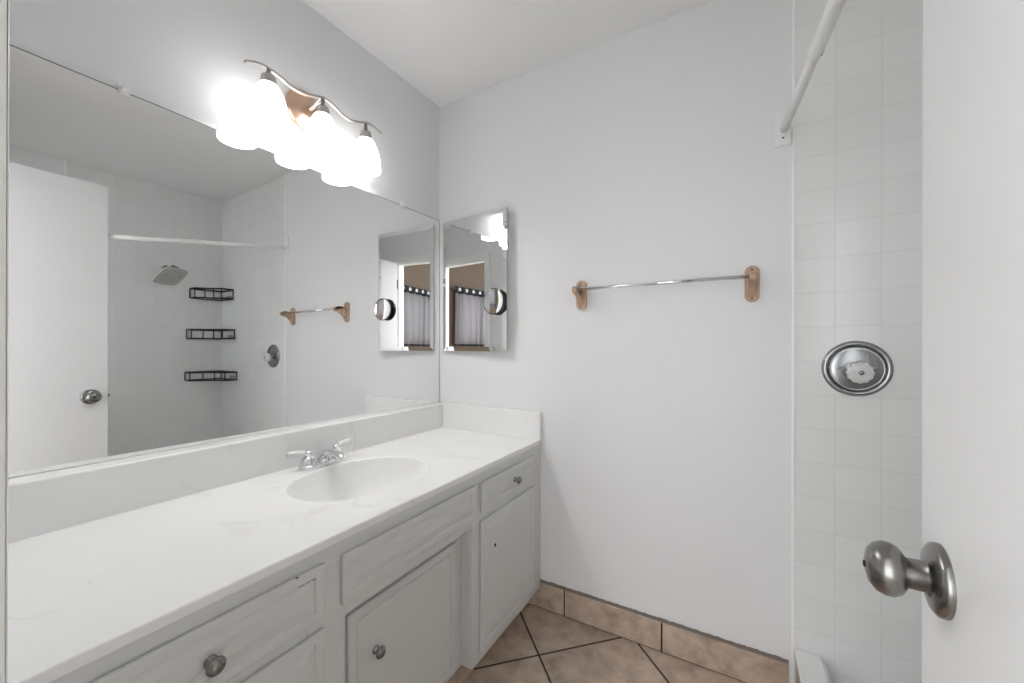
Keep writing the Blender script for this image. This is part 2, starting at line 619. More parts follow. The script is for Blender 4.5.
rod = thing('curtain_rod', 'black curtain rod above the bedroom window, seen in the cabinet mirror', 'curtain rod', (BX1, (W0 + W1) / 2, 2.05))
obj('pole', MB().cyl((BX1 - 0.06, W0 - 0.15, 2.045), (BX1 - 0.06, W1 + 0.14, 2.045), 0.010), M['black_plastic'], rod)
for y in (W0 - 0.15, W1 + 0.14):
    obj('finial', MB().sphere((BX1 - 0.06, y, 2.045), 0.020, 10), M['black_plastic'], rod)
for y in (W0 - 0.08, W1 + 0.10):
    obj('bracket', MB().cyl((BX1 + 0.001, y, 2.045), (BX1 - 0.06, y, 2.045), 0.007), M['black_plastic'], rod)


def curtain(y0, y1, label):
    c = thing('curtain', label, 'curtain', (BX1 - 0.06, (y0 + y1) / 2, 0.9), 'mauve grommet curtains on the bedroom window')
    NW, NZ = 72, 12

    def sheet(z0, z1, nz, off):
        vs, fs = [], []
        for jz in range(nz + 1):
            z = z0 + (z1 - z0) * jz / nz
            for i in range(NW + 1):
                t = i / NW
                amp = 0.022 + 0.006 * math.sin(3.1 * t * 6)
                x = BX1 - 0.06 + off + amp * math.sin(2 * PI * t * 4)
                vs.append((x, y0 + (y1 - y0) * t + 0.01 * math.sin(2 * PI * t * 5 + z * 2), z))
        for jz in range(nz):
            for i in range(NW):
                a = jz * (NW + 1) + i
                fs.append((a, a + 1, a + NW + 2, a + NW + 1))
        return MB().add(vs, fs, True)
    obj('sheer_panel', sheet(1.22, 1.99, NZ, 0), M['curtain'], c)
    h = obj('heading_band', sheet(1.985, 2.09, 3, 0), M['black_cloth'], c)
    h['label'] = 'black heading band with steel grommets'
    obj('hem_band', sheet(1.19, 1.225, 2, 0), M['black_cloth'], c)
    for k in range(4):
        t = (k + 0.5) / 4
        y = y0 + (y1 - y0) * (t + 0.0)
        x = BX1 - 0.06 - 0.026
        path = [(x, y + 0.019 * math.cos(a), 2.045 + 0.019 * math.sin(a)) for a in [2 * PI * q / 16 for q in range(16)]]
        obj('grommet', MB().tube(path, 0.005, 8, closed=True), M['chrome'], c)
    return c


curtain(W1 + 0.09 - 0.62, W1 + 0.09, 'mauve sheer curtain with black grommet band, nearer the doorway, seen in the cabinet mirror')
curtain(W0 - 0.09, W1 + 0.09 - 0.615, 'mauve sheer curtain with black grommet band, farther along the bedroom window')

# ------------------------------------------------------------------ bathroom door, open into the room
DA = math.radians(2.33)
hx, hy = 0.2023 - 0.605 * math.sin(DA), 0.6868 - 0.605 * math.cos(DA)
dm = Matrix.Translation((hx, hy, 0)) @ Matrix.Rotation(-DA, 4, 'Z')      # local y runs along the door, x is its thickness
door = struct('door_1', MB().box(0, 0.035, 0, 0.605, 0.012, EYE + 0.8670, dm), M['door'], 0.0015)
door['label'] = 'white flush bathroom door standing open at the right'
KY, KZ = 0.605 - 0.0655, EYE - 0.2600


def knobset(side):
    s = -1 if side < 0 else 1
    x0 = 0.0 if side < 0 else 0.035
    a = (dm.to_3x3() @ Vector((s, 0, 0)))
    o = dm @ Vector((x0, KY, KZ))
    k = obj('door_knob', MB().lathe([(0.0, 0.0655), (0.008, 0.0653), (0.0195, 0.0622), (0.0265, 0.0565), (0.0298, 0.049), (0.0295, 0.042),
                                     (0.0262, 0.0355), (0.020, 0.031), (0.0145, 0.0285), (0.0125, 0.026), (0.0125, 0.018)], o, a, 48), M['dark_nickel'], door)
    obj('rosette', MB().lathe([(0.0145, 0.030), (0.0165, 0.029), (0.0165, 0.014), (0.022, 0.0125), (0.034, 0.0095), (0.0385, 0.006), (0.0392, 0.003), (0.0392, 0.0)], o, a, 56), M['dark_nickel'], k)
    obj('turn_button', MB().lathe([(0, 0.0670), (0.0035, 0.0668), (0.004, 0.0650), (0.0, 0.0648)], o, a, 20), M['dark_hole'], k)


knobset(-1)
knobset(1)
obj('latch_plate', MB().box(0.006, 0.029, 0.6045, 0.606, KZ - 0.028, KZ + 0.028, dm), M['dark_nickel'], door)
obj('latch_bolt', MB().box(0.011, 0.024, 0.6045, 0.614, KZ - 0.008, KZ + 0.008, dm), M['dark_nickel'], door)
for z in (0.22, 1.02, 1.82):
    p = dm @ Vector((-0.004, -0.003, z))
    obj('hinge', MB().cyl(p - Vector((0, 0, 0.045)), p + Vector((0, 0, 0.045)), 0.006), M['dark_nickel'], door)

# ------------------------------------------------------------------ vanity cabinet
FX, DX = -0.767, -0.757                     # face frame plane, door and drawer faces
RX, RDX = -0.810, -0.800                    # recessed sink bay
VB, VT = 0.091, EYE - 0.4295                # underside and top of the cabinet
VY0, VY1 = 0.05, 1.598
van = thing('vanity_cabinet', 'long white painted vanity cabinet with raised panel doors under the pale countertop', 'cabinet', (-1.06, 0.82, 0))
BAY0, BAY1, BAYT = 0.582, 1.071, EYE - 0.604
mb = MB()                                    # carcass: three boxes behind the frame, hollow under the basin
mb.box(-1.36, FX - 0.018, VY0, VY0 + 0.016, VB, VT)
mb.box(-1.33, FX - 0.018, VY1 - 0.016, VY1, VB, VT)
mb.box(-1.345, FX - 0.018, BAY0 - 0.02, BAY0 - 0.004, VB, VT)
mb.box(-1.335, FX - 0.018, BAY1 + 0.004, BAY1 + 0.02, VB, VT)
mb.box(-1.335, RX - 0.018, VY0, VY1, VB, VB + 0.016)
mb.box(FX - 0.06, FX - 0.018, VY0, BAY0 - 0.004, VB, VB + 0.016)
mb.box(FX - 0.06, FX - 0.018, BAY1 + 0.004, VY1, VB, VB + 0.016)
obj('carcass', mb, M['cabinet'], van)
mb = MB()                                    # face frame with the recessed bay's cheeks
zr = lambda r: EYE + r
mb.box(FX - 0.018, FX, VY0, VY1, zr(-0.478), VT)                     # top rail
mb.box(FX - 0.018, FX, VY0, VY0 + 0.06, VB, zr(-0.478))
mb.box(FX - 0.018, FX, 0.49, BAY0, VB, zr(-0.478))                   # stiles
mb.box(FX - 0.018, FX, BAY1, 1.165, VB, zr(-0.478))
mb.box(FX - 0.018, FX, 1.49, VY1, VB, zr(-0.478))
mb.box(FX - 0.018, FX, BAY0, BAY1, BAYT, zr(-0.54))                  # rail above the bay
mb.box(FX - 0.018, FX, BAY0, BAY1, zr(-0.54), zr(-0.478))
for (a, b) in ((VY0 + 0.06, 0.49), (1.165, 1.49)):
    mb.box(FX - 0.018, FX, a, b, VB, VB + 0.05)
    mb.box(FX - 0.018, FX, a, b, zr(-0.605), zr(-0.555))
mb.box(RX, FX - 0.017, BAY0 - 0.004, BAY0, VB, BAYT)                 # cheeks and top of the bay
mb.box(RX, FX - 0.017, BAY1, BAY1 + 0.018, VB, BAYT)
mb.box(RX, FX - 0.017, BAY0, BAY1, BAYT, BAYT + 0.016)
mb.box(RX - 0.018, RX, BAY0 - 0.004, 0.66, VB, BAYT + 0.016)         # recessed frame
mb.box(RX - 0.018, RX, 1.0, BAY1 + 0.018, VB, BAYT + 0.016)
mb.box(RX - 0.018, RX, 0.66, 1.0, VB, VB + 0.05)
mb.box(RX - 0.018, RX, 0.66, 1.0, zr(-0.67), BAYT + 0.016)
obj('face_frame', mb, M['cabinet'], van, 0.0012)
mb = MB()
mb.box(-0.852, -0.828, VY0, VY1, 0.0, VB)
tk = obj('toe_kick', mb, M['base_tile'], van)
tk['label'] = 'brown tiled toe kick'


def panel(name, y0, y1, z0, z1, xf, border, parent, t=0.0075, groove=0.004, lift=True):
    """routed raised panel front; face at xf looking along +x"""
    def ring(d, x):
        return [(x, y0 + d, z0 + d), (x, y1 - d, z0 + d), (x, y1 - d, z1 - d), (x, y0 + d, z1 - d)]
    e = 0.003
    rings = [ring(0, xf - t), ring(0, xf - e), ring(e * 0.35, xf - e * 0.3), ring(e, xf),
             ring(border, xf), ring(border + 0.002, xf - groove), ring(border + 0.005, xf - groove)]
    if lift:
        rings += [ring(border + 0.022, xf - 0.0005), ring(border + 0.0225, xf - 0.0002)]
    else:
        rings += [ring(border + 0.007, xf - 0.0004)]
    vs = [p for r in rings for p in r]
    fs = [(3, 2, 1, 0)]
    for i in range(len(rings) - 1):
        for k in range(4):
            k2 = (k + 1) % 4
            fs.append((4 * i + k, 4 * i + k2, 4 * i + 4 + k2, 4 * i + 4 + k))
    b = 4 * (len(rings) - 1)
    fs.append((b, b + 1, b + 2, b + 3))
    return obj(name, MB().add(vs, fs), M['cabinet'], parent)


def cab_knob(x, y, z, parent):
    k = obj('knob', MB().lathe([(0, 0.0275), (0.006, 0.027), (0.0115, 0.0245), (0.0145, 0.0205), (0.0148, 0.018), (0.013, 0.0155), (0.008, 0.0135),
                                (0.0058, 0.011), (0.0055, 0.006), (0.0085, 0.0035), (0.0105, 0.0015), (0.0105, 0.0)], (x, y, z), (1, 0, 0), 28), M['dark_nickel'], parent)
    k['label'] = 'grey metal knob'
    return k


# right unit
d = panel('drawer_front', 1.119, 1.524, zr(-0.570), zr(-0.465), DX, 0.016, van)
cab_knob(DX, 1.345, zr(-0.518), d)
d = panel('cabinet_door', 1.117, 1.524, zr(-1.046), zr(-0.598), DX, 0.018, van)
d['label'] = 'raised panel door with an empty knob hole'
obj('knob_hole', MB().lathe([(0, 0.0008), (0.0062, 0.0008), (0.0066, 0.0)], (DX, 1.201, zr(-0.713)), (1, 0, 0), 16), M['dark_hole'], d)
# sink bay
panel('false_front', 0.570, 1.082, zr(-0.571), zr(-0.463), DX, 0.020, van)
d = panel('cabinet_door', 0.617, 1.027, zr(-1.062), zr(-0.640), RDX, 0.021, van, lift=False)
cab_knob(RDX, 0.698, zr(-0.772), d)
# left unit: a stack of drawers
for (a, b, ch) in ((-0.574, -0.458, True), (-0.797, -0.597, False), (-1.046, -0.820, False)):
    d = panel('drawer_front', 0.112, 0.526, zr(a), zr(b), DX, 0.020, van)
    cab_knob(DX, 0.317, zr((a + b) / 2 - 0.006), d)
    if ch:
        d['label'] = 'drawer front with chipped paint'
        rr = random.Random(9)
        for k in range(9):
            y = 0.475 + 0.04 * k / 9 + rr.uniform(-.002, .002)
            obj('paint_chip', MB().box(DX - 0.0042, DX - 0.0008, y - 0.006, y - 0.006 + rr.uniform(0.001, 0.006), zr(b) - 0.0222, zr(b) - 0.0212), M['chip'], d)
        for k in range(7):
            y = 0.34 + 0.035 * k / 7 + rr.uniform(-.002, .002)
            obj('paint_chip', MB().box(DX - 0.0042, DX - 0.0008, y - 0.006, y - 0.006 + rr.uniform(0.001, 0.004), zr(a) + 0.0525, zr(a) + 0.0533), M['chip'], d)
        obj('paint_chip', MB().box(DX - 0.003, DX + 0.0002, 0.462, 0.468, zr(b) - 0.0015, zr(b) + 0.0004), M['chip'], d)

# ------------------------------------------------------------------ countertop, integral basin and splashes
CT = EYE - 0.411
ct = thing('countertop', 'white veined cultured marble countertop with an oval basin and low splashes', 'countertop', (-1.06, 0.82, CT - 0.02))
CX0, CX1, CY0, CY1 = -1.372, -0.7625, 0.048, 1.5985
SX, SY, SA, SB = -1.041, 0.857, 0.178, 0.222
NE = 96
angs = [2 * PI * k / NE for k in range(NE)]
for cxr, cyr in ((CX0, CY0), (CX1 - 0.012, CY0), (CX1 - 0.012, CY1), (CX0, CY1)):
    angs.append(math.atan2((cyr - SY), (cxr - SX)) % (2 * PI))
angs = sorted(set(round(a, 9) for a in angs))


def rect_hit(a):
    dx, dy = math.cos(a), math.sin(a)
    ts = []
    if dx > 1e-9:
        ts.append((CX1 - 0.012 - SX) / dx)
    if dx < -1e-9:
        ts.append((CX0 - SX) / dx)
    if dy > 1e-9:
        ts.append((CY1 - SY) / dy)
    if dy < -1e-9:
        ts.append((CY0 - SY) / dy)
    t = min(ts)
    return SX + dx * t, SY + dy * t


def ell(a, f=1.0):
    # point of the ellipse in the direction a
    dx, dy = math.cos(a), math.sin(a)
    r = 1.0 / math.sqrt((dx / SA) ** 2 + (dy / SB) ** 2)
    return SX + dx * r * f, SY + dy * r * f


rim = 1.022
mb = MB()
n = len(angs)
vs = [(max(p[0], wall_x(p[1]) + 0.0006), p[1], CT) for p in (rect_hit(a) for a in angs)] + [(*ell(a, rim), CT) for a in angs]
mb.add(vs, [(k, (k + 1) % n, n + (k + 1) % n, n + k) for k in range(n)])
# front edge, rounded over, and the underside lip
prof = [(CX1 - 0.012, CT), (CX1 - 0.003, CT - 0.0002), (CX1 - 0.0009, CT - 0.0012), (CX1, CT - 0.0035), (CX1, CT - 0.0185), (CX1 - 0.05, CT - 0.0185)]
vs = [(x, CY0, z) for x, z in prof] + [(x, CY1, z) for x, z in prof]
q = len(prof)
mb.add(vs, [(k, k + 1, q + k + 1, q + k) for k in range(q - 1)], False)
mb.add([(CX1, CY1, CT - .0035), (CX1, CY1, CT - .0185), (CX1 - .05, CY1, CT - .0185), (CX1 - .05, CY1, CT), (CX1 - .012, CY1, CT)], [(0, 1, 2, 3, 4)])
mb.add([(CX1, CY0, CT - .0035), (CX1, CY0, CT - .0185), (CX1 - .05, CY0, CT - .0185), (CX1 - .05, CY0, CT), (CX1 - .012, CY0, CT)], [(4, 3, 2, 1, 0)])
obj('counter_slab', mb, M['marble'], ct)
mb = MB()
prof = [(rim, 0.0), (1.014, -0.0006), (1.003, -0.0030), (0.992, -0.0075), (0.975, -0.0145), (0.945, -0.0265), (0.89, -0.048), (0.80, -0.078), (0.65, -0.109), (0.45, -0.127), (0.22, -0.134), (0.10, -0.137)]
NB = 96
vs, fs = [], []
for f, h in prof:
    for k in range(NB):
        vs.append((*ell(2 * PI * k / NB, f), CT + h))
for i in range(len(prof) - 1):
    for k in range(NB):
        k2 = (k + 1) % NB
        fs.append((i * NB + k, i * NB + k2, (i + 1) * NB + k2, (i + 1) * NB + k))
fs.append(tuple((len(prof) - 1) * NB + k for k in range(NB)))
mb.add(vs, fs, True)
obj('basin', mb, M['basin'], ct)
obj('drain', MB().lathe([(0.0, -0.004), (0.012, -0.004), (0.016, 0.001), (0.021, 0.0015), (0.0225, 0.0)], (SX, SY, CT - 0.1365), (0, 0, 1), 28), M['chrome'], ct)
SPT = EYE - 0.2885
mb = MB()
xl = -1.316
ZE = CT - 0.012
mb.add([(wall_x(CY0) + .0005, CY0, ZE), (xl - 0.002, CY0, ZE), (xl, CY1, ZE), (wall_x(CY1) + .0005, CY1, ZE),
        (wall_x(CY0) + .0005, CY0, SPT), (xl - 0.002, CY0, SPT), (xl, CY1, SPT), (wall_x(CY1) + .0005, CY1, SPT)],
       [(3, 2, 1, 0), (4, 5, 6, 7), (0, 1, 5, 4), (1, 2, 6, 5), (2, 3, 7, 6), (3, 0, 4, 7)])
obj('backsplash', mb, M['marble'], ct, 0.005, 3)
obj('sidesplash', MB().box(xl - 0.01, CX1 + 0.001, CY1 - 0.0175, CY1, ZE, SPT), M['marble'], ct, 0.004, 3)

# ------------------------------------------------------------------ faucet
FY, FXC = 0.869, -1.266
fa = thing('faucet', 'chrome two-handle centerset faucet standing behind the oval basin', 'faucet', (FXC, FY, CT))
out = []
for k in range(40):
    t = 2 * PI * k / 40
    c, s = math.cos(t), math.sin(t)
    out.append((0.027 * c * (1.0), 0.052 * (1 if s > 0 else -1) * (1 if abs(s) > 1e-6 else 0) + 0.027 * s))
obj('base_plate', MB().prism(out, (1, 0, 0), (0, 1, 0), (FXC, FY, CT), (0, 0, 0.014), True, 0.006), M['chrome'], fa)
# spout: a body that rises and reaches over the basin
path = [(FXC, FY, CT + 0.010), (FXC + 0.004, FY, CT + 0.030), (FXC + 0.022, FY, CT + 0.044), (FXC + 0.055, FY, CT + 0.047), (FXC + 0.088, FY, CT + 0.040), (FXC + 0.100, FY, CT + 0.028)]


def smooth_path(P, n=6):
    P = [Vector(p) for p in P]
    out = []
    for i in range(len(P) - 1):
        p0, p1, p2, p3 = P[max(i - 1, 0)], P[i], P[i + 1], P[min(i + 2, len(P) - 1)]
        for k in range(n):
            t = k / n
            out.append(0.5 * ((2 * p1) + (p2 - p0) * t + (2 * p0 - 5 * p1 + 4 * p2 - p3) * t * t + (3 * p1 - p0 - 3 * p2 + p3) * t ** 3))
    out.append(P[-1])
    return out


mb = MB()
sp = smooth_path(path)
rings = len(sp)
N = 20
vs, fs = [], []
for i, p in enumerate(sp):
    t = (sp[min(i + 1, rings - 1)] - sp[max(i - 1, 0)]).normalized()
    e = Vector((0, 1, 0))
    b = t.cross(e)
    w = 0.020 + (0.012 - 0.020) * i / (rings - 1)
    h = 0.018 + (0.010 - 0.018) * i / (rings - 1)
    for k in range(N):
        a = 2 * PI * k / N
        vs.append(p + e * (w * math.cos(a)) + b * (h * math.sin(a)))
for i in range(rings - 1):
    for k in range(N):
        fs.append((i * N + k, i * N + (k + 1) % N, (i + 1) * N + (k + 1) % N, (i + 1) * N + k))
fs.append(tuple(range(N)))
fs.append(tuple((rings - 1) * N + k for k in range(N)))
mb.add(vs, fs, True)
mb.lathe([(0.024, 0.012), (0.021, 0.018), (0.019, 0.028), (0.016, 0.040), (0.010, 0.048), (0.005, 0.052), (0.0, 0.053)], (FXC - 0.004, FY, CT), (0, 0, 1), 24)
obj('spout', mb, M['chrome'], fa)
obj('lift_rod', MB().lathe([(0.0022, 0.04), (0.0022, 0.070), (0.0045, 0.072), (0.006, 0.077), (0.0045, 0.082), (0.0, 0.084)], (FXC - 0.014, FY, CT), (0, 0, 1), 16), M['chrome'], fa)
for s in (-1, 1):
    hy_ = FY + s * 0.051
    h = obj('handle', MB().lathe([(0.0245, 0.012), (0.0240, 0.018), (0.0215, 0.023), (0.0205, 0.036), (0.0165, 0.041), (0.0115, 0.044), (0.0105, 0.047),
                                  (0.0125, 0.051), (0.0125, 0.057), (0.009, 0.0615), (0.0, 0.063)], (FXC, hy_, CT), (0, 0, 1), 28), M['chrome'], fa)
    dv = Vector((-0.10, s * 0.95, 0.12)).normalized()
    p0 = Vector((FXC, hy_, CT + 0.054))
    lv = obj('lever', MB().lathe([(0.0055, 0.008), (0.0080, 0.014), (0.0105, 0.022), (0.0118, 0.034), (0.0114, 0.050), (0.0100, 0.059), (0.006, 0.0645), (0.0, 0.065)], p0, dv, 20), M['acrylic'], h)
    lv['label'] = 'clear acrylic lever'

fa.scale = (1.14, 1.06, 0.95)

# ------------------------------------------------------------------ wall mirror
def mirror_x(y, z):                        # silvered face, as seen: leans a hair
    return -0.8674 * 1.6 + MA * y - 0.0007 * (z - EYE)


MZ0, MZ1, MY0, MY1 = EYE - 0.2875, EYE + 0.663, 0.058, 1.5975
wm = thing('wall_mirror', 'large frameless wall mirror resting on the backsplash above the countertop', 'mirror', (mirror_x(0.83, MZ0), 0.83, MZ0))
vs = []
for dxm in (-0.0045, 0.0):
    for (y, z) in ((MY0, MZ0), (MY1, MZ0), (MY1, MZ1), (MY0, MZ1)):
        vs.append((mirror_x(y, z) + dxm, y, z))
mb = MB()
mb.cur = 1
mb.add(vs, [(3, 2, 1, 0), (0, 1, 5, 4), (1, 2, 6, 5), (2, 3, 7, 6), (3, 0, 4, 7)])
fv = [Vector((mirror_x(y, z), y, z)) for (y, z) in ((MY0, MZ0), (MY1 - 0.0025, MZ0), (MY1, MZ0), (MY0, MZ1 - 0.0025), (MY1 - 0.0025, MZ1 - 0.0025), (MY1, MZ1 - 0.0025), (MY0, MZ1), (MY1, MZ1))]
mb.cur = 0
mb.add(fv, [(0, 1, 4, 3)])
mb.cur = 2                                  # dark rim along the top and corner edges
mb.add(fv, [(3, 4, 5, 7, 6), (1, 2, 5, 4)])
obj('glass_sheet', mb, [M['mirror'], M['mirror_edge'], M['dark_rim']], wm)
for y in (0.382, 1.339):
    x = mirror_x(y, MZ1)
    mb = MB()
    mb.box(x - 0.008, x + 0.004, y - 0.012, y + 0.012, MZ1 + 0.0005, MZ1 + 0.013)
    mb.box(x + 0.0004, x + 0.004, y - 0.012, y + 0.012, MZ1 - 0.011, MZ1 + 0.006)
    mb.lathe([(0, 0.0065), (0.004, 0.006), (0.0055, 0.0035), (0.0055, 0.0)], (x + 0.0035, y, MZ1 + 0.004), (1, 0, 0), 14)
    c = obj('mirror_clip', mb, M['white_plastic'], wm, 0.0015)
    c['label'] = 'small white plastic clip'

# ------------------------------------------------------------------ vanity light
LX, LZ = -1.2749, EYE + 0.6985
LY = (0.688, 0.8735, 1.059)
wx = wall_x(0.87)
vl = thing('vanity_light', 'three-light vanity fixture with a wavy nickel bar and lit frosted shades above the mirror', 'wall light', (wx, 0.868, EYE + 0.86))
pl = obj('backplate', MB().lathe([(0.072, 0.0), (0.072, 0.006), (0.066, 0.012), (0.056, 0.016), (0.046, 0.024), (0.032, 0.031), (0.016, 0.034), (0.0, 0.035)], (wx, 0.868, EYE + 0.862), (1, 0, 0), 48), M['copper'], vl)
pl['label'] = 'round copper-toned wall plate'
obj('arm', MB().tube(smooth_path([(wx + 0.025, 0.868, EYE + 0.862), (wx + 0.05, 0.868, EYE + 0.864), (wx + 0.08, 0.868, EYE + 0.872), (LX, 0.868, EYE + 0.882)]), 0.008, 12), M['nickel'], vl)
bar = [(LX, 0.612, EYE + 0.852), (LX, 0.635, EYE + 0.864), (LX, 0.668, EYE + 0.872), (LX, 0.71, EYE + 0.868), (LX, 0.75, EYE + 0.858), (LX, 0.79, EYE + 0.857),
       (LX, 0.83, EYE + 0.870), (LX, 0.872, EYE + 0.884), (LX, 0.91, EYE + 0.877), (LX, 0.945, EYE + 0.864), (LX, 0.98, EYE + 0.861),
       (LX, 1.02, EYE + 0.874), (LX, 1.058, EYE + 0.889), (LX, 1.09, EYE + 0.889), (LX, 1.13, EYE + 0.881)]
bar = [(x, y + 0.0065, z) for (x, y, z) in bar]
obj('wavy_bar', MB().tube(smooth_path(bar, 5), 0, rect=(0.013, 0.0065)), M['nickel'], vl, 0.001)
for y, zt in zip(LY, (0.871, 0.883, 0.889)):
    s = obj('socket', MB().lathe([(0.0, zt - 0.6967), (0.006, zt - 0.6967), (0.007, 0.160), (0.012, 0.156), (0.0195, 0.150), (0.0215, 0.142), (0.0235, 0.128), (0.0245, 0.122), (0.0, 0.122)], (LX, y, LZ), (0, 0, 1), 28), M['nickel'], vl)
    sh = obj('shade', MB().lathe([(0.020, 0.124), (0.026, 0.122), (0.034, 0.110), (0.043, 0.090), (0.050, 0.066), (0.0545, 0.040), (0.0565, 0.018), (0.0562, 0.0),
                                  (0.0532, 0.0), (0.0535, 0.018), (0.0515, 0.040), (0.047, 0.066), (0.040, 0.090), (0.031, 0.110), (0.020, 0.121)], (LX, y, LZ), (0, 0, 1), 40), M['shade'], vl)
    sh['label'] = 'lit frosted glass shade'
    obj('bulb', MB().lathe([(0.0, 0.010), (0.010, 0.012), (0.0185, 0.019), (0.0225, 0.031), (0.0215, 0.047), (0.0155, 0.068), (0.0125, 0.085), (0.012, 0.121)], (LX, y, LZ), (0, 0, 1), 24), M['bulb'], sh)

# ------------------------------------------------------------------ medicine cabinet with a bevelled mirror door, slightly ajar
CZ0, CZ1 = EYE - 0.018, EYE + 0.647
cl, cr = Vector((-1.3215, 1.5835, 0)), Vector((-0.9205, 1.5535, 0))
mc = thing('medicine_cabinet', 'narrow mirrored medicine cabinet, its door slightly ajar, hung on the back wall by the corner', 'medicine cabinet', (-1.12, 1.6, CZ0))
mb = MB()
mb.box(-1.318, -0.928, 1.5895, 1.6, CZ0 + 0.012, CZ0 + 0.024)
mb.box(-1.318, -0.928, 1.5895, 1.6, CZ1 - 0.024, CZ1 - 0.012)
mb.box(-1.318, -1.306, 1.5895, 1.6, CZ0 + 0.024, CZ1 - 0.024)
mb.box(-0.940, -0.928, 1.5895, 1.6, CZ0 + 0.024, CZ1 - 0.024)
mb.box(-1.306, -0.940, 1.597, 1.6, CZ0 + 0.024, CZ1 - 0.024)
obj('cabinet_box', mb, M['white_enamel'], mc)
ux = (cr - cl).normalized()
nn = Vector((ux.y, -ux.x, 0))               # out of the door towards the room
W = (cr - cl).length
dmx = Matrix(((ux.x, nn.x, 0, cl.x), (ux.y, nn.y, 0, cl.y), (0, 0, 1, 0), (0, 0, 0, 1)))
BV, DP = 0.022, 0.0032


def dring(dd, h):
    return [dmx @ Vector(p) for p in ((dd, h, CZ0 + dd), (W - dd, h, CZ0 + dd), (W - dd, h, CZ1 - dd), (dd, h, CZ1 - dd))]


r0, r1, r2 = dring(0, -0.0065), dring(0, -DP), dring(BV, 0.0)
mb = MB()
mb.add(r1 + r2, [(k, (k + 1) % 4, 4 + (k + 1) % 4, 4 + k) for k in range(4)])
mb.add(r2, [(0, 1, 2, 3)])
mb.cur = 1
mb.add(r0 + r1, [(k, (k + 1) % 4, 4 + (k + 1) % 4, 4 + k) for k in range(4)] + [(3, 2, 1, 0)])
md = obj('mirror_door', mb, [M['mirror'], M['mirror_edge']], mc)
obj('door_backing', MB().box(0.006, W - 0.006, -0.0125, -0.0066, CZ0 + 0.006, CZ1 - 0.006, dmx), M['white_enamel'], md)

# small round magnifying mirror stuck on the cabinet door
ac = dmx @ Vector((W - 0.058, 0.0, EYE + 0.214))
mg = thing('magnifying_mirror', 'small round black-rimmed magnifying mirror stuck to the medicine cabinet door', 'shaving mirror', ac)
ax = nn
obj('suction_mount', MB().lathe([(0.036, 0.0008), (0.034, 0.003), (0.020, 0.0045), (0.012, 0.006), (0.011, 0.009), (0.0, 0.009)], ac, ax, 28), M['black_plastic'], mg)
RM = 0.0615
tilt = (nn + Vector((-0.06, 0, 0.0))).normalized()
cc = ac + nn * 0.0135
obj('rim', MB().lathe([(0.0, -0.006), (RM - 0.012, -0.006), (RM - 0.002, -0.003), (RM, 0.002), (RM, 0.009), (RM - 0.0008, 0.0105), (RM - 0.0034, 0.0105), (RM - 0.0038, 0.008)], cc, tilt, 48), M['black_plastic'], mg)
obj('mirror_glass', MB().lathe([(RM - 0.0036, 0.0088), (RM * 0.75, 0.0074), (RM * 0.5, 0.0063), (RM * 0.25, 0.0057), (0.0, 0.0055)], cc, tilt, 48), M['mirror'], mg)

# ------------------------------------------------------------------ oak towel bar
BZ, BYY = EYE + 0.2375, 1.518
tb = thing('towel_bar', 'oak and chrome towel bar mounted on the back wall between cabinet and shower', 'towel bar', (-0.264, 1.6, EYE + 0.222))
obj('rail', MB().cyl((-0.565, BYY, BZ), (0.036, BYY, BZ), 0.0068, 20), M['chrome'], tb)
for px, s in ((-0.573, -1), (0.045, 1)):
    mb = MB()
    R, H = 0.0225, 0.063
    o2 = []
    for k in range(33):
        t = PI * k / 32
        o2.append((R * math.cos(t), (H - R) + R * math.sin(t)))
    for k in range(33):
        t = PI + PI * k / 32
        o2.append((R * math.cos(t), -(H - R) + R * math.sin(t)))
    mb.prism(o2, (1, 0, 0), (0, 0, 1), (px, 1.6, EYE + 0.222), (0, -0.013, 0), False, 0.004)
    # corbel arm: a profile in the y-z plane, 20 mm thick
    zc = EYE + 0.222
    top = BZ + 0.0145 - zc
    prof = [(-0.010, 0.030), (-0.022, 0.0255), (-0.040, 0.0285), (-0.060, top + 0.001), (WO, top + 0.0005), (-0.090, top - 0.004), (-0.096, 0.0165), (-0.094, 0.006), (-0.086, 0.000),
            (-0.066, -0.004), (-0.046, -0.013), (-0.030, -0.028), (-0.020, -0.040), (-0.010, -0.044)]
    w = 0.0195
    mb.prism([(p[0], p[1]) for p in prof], (0, 1, 0), (0, 0, 1), (px - w / 2, 1.6, zc), (w, 0, 0))
    b = obj('bracket', mb, M['oak'], tb, 0.0035, 3)
    b['label'] = 'oak bracket'
    for zo in (0.048, -0.050):
        obj('screw', MB().lathe([(0.0, 0.0018), (0.0028, 0.0015), (0.0036, 0.0)], (px, 1.6 - 0.013, zc + zo), (0, -1, 0), 14), M['dark_nickel'], b)

# ------------------------------------------------------------------ shower
curb = thing('shower_tray', 'low white shower tray with a raised front curb at the foot of the tile', 'shower tray', (0.68, 1.14, 0))
CZ = EYE - 0.995
mb = MB()
mb.box(0.166, 0.238, 0.692, YB - 0.001, CZ - 0.012, CZ)
obj('curb_cap', mb, M['pan'], curb, 0.003)
obj('curb_face', MB().box(0.170, 0.234, 0.692, YB - 0.0105, 0.0, CZ - 0.012), M['base_tile'], curb)
mb = MB()
mb.box(0.234, XR - 0.001, 0.692, YB - 0.001, 0.0, 0.035)
mb.box(0.234, 0.249, 0.692, YB - 0.001, 0.035, CZ - 0.012)
obj('pan', mb, M['pan'], curb, 0.003)
obj('drain', MB().lathe([(0.0, 0.0015), (0.045, 0.0015), (0.05, 0.0)], (0.7, 1.15, 0.0352), (0, 0, 1), 32), M['chrome'], curb)

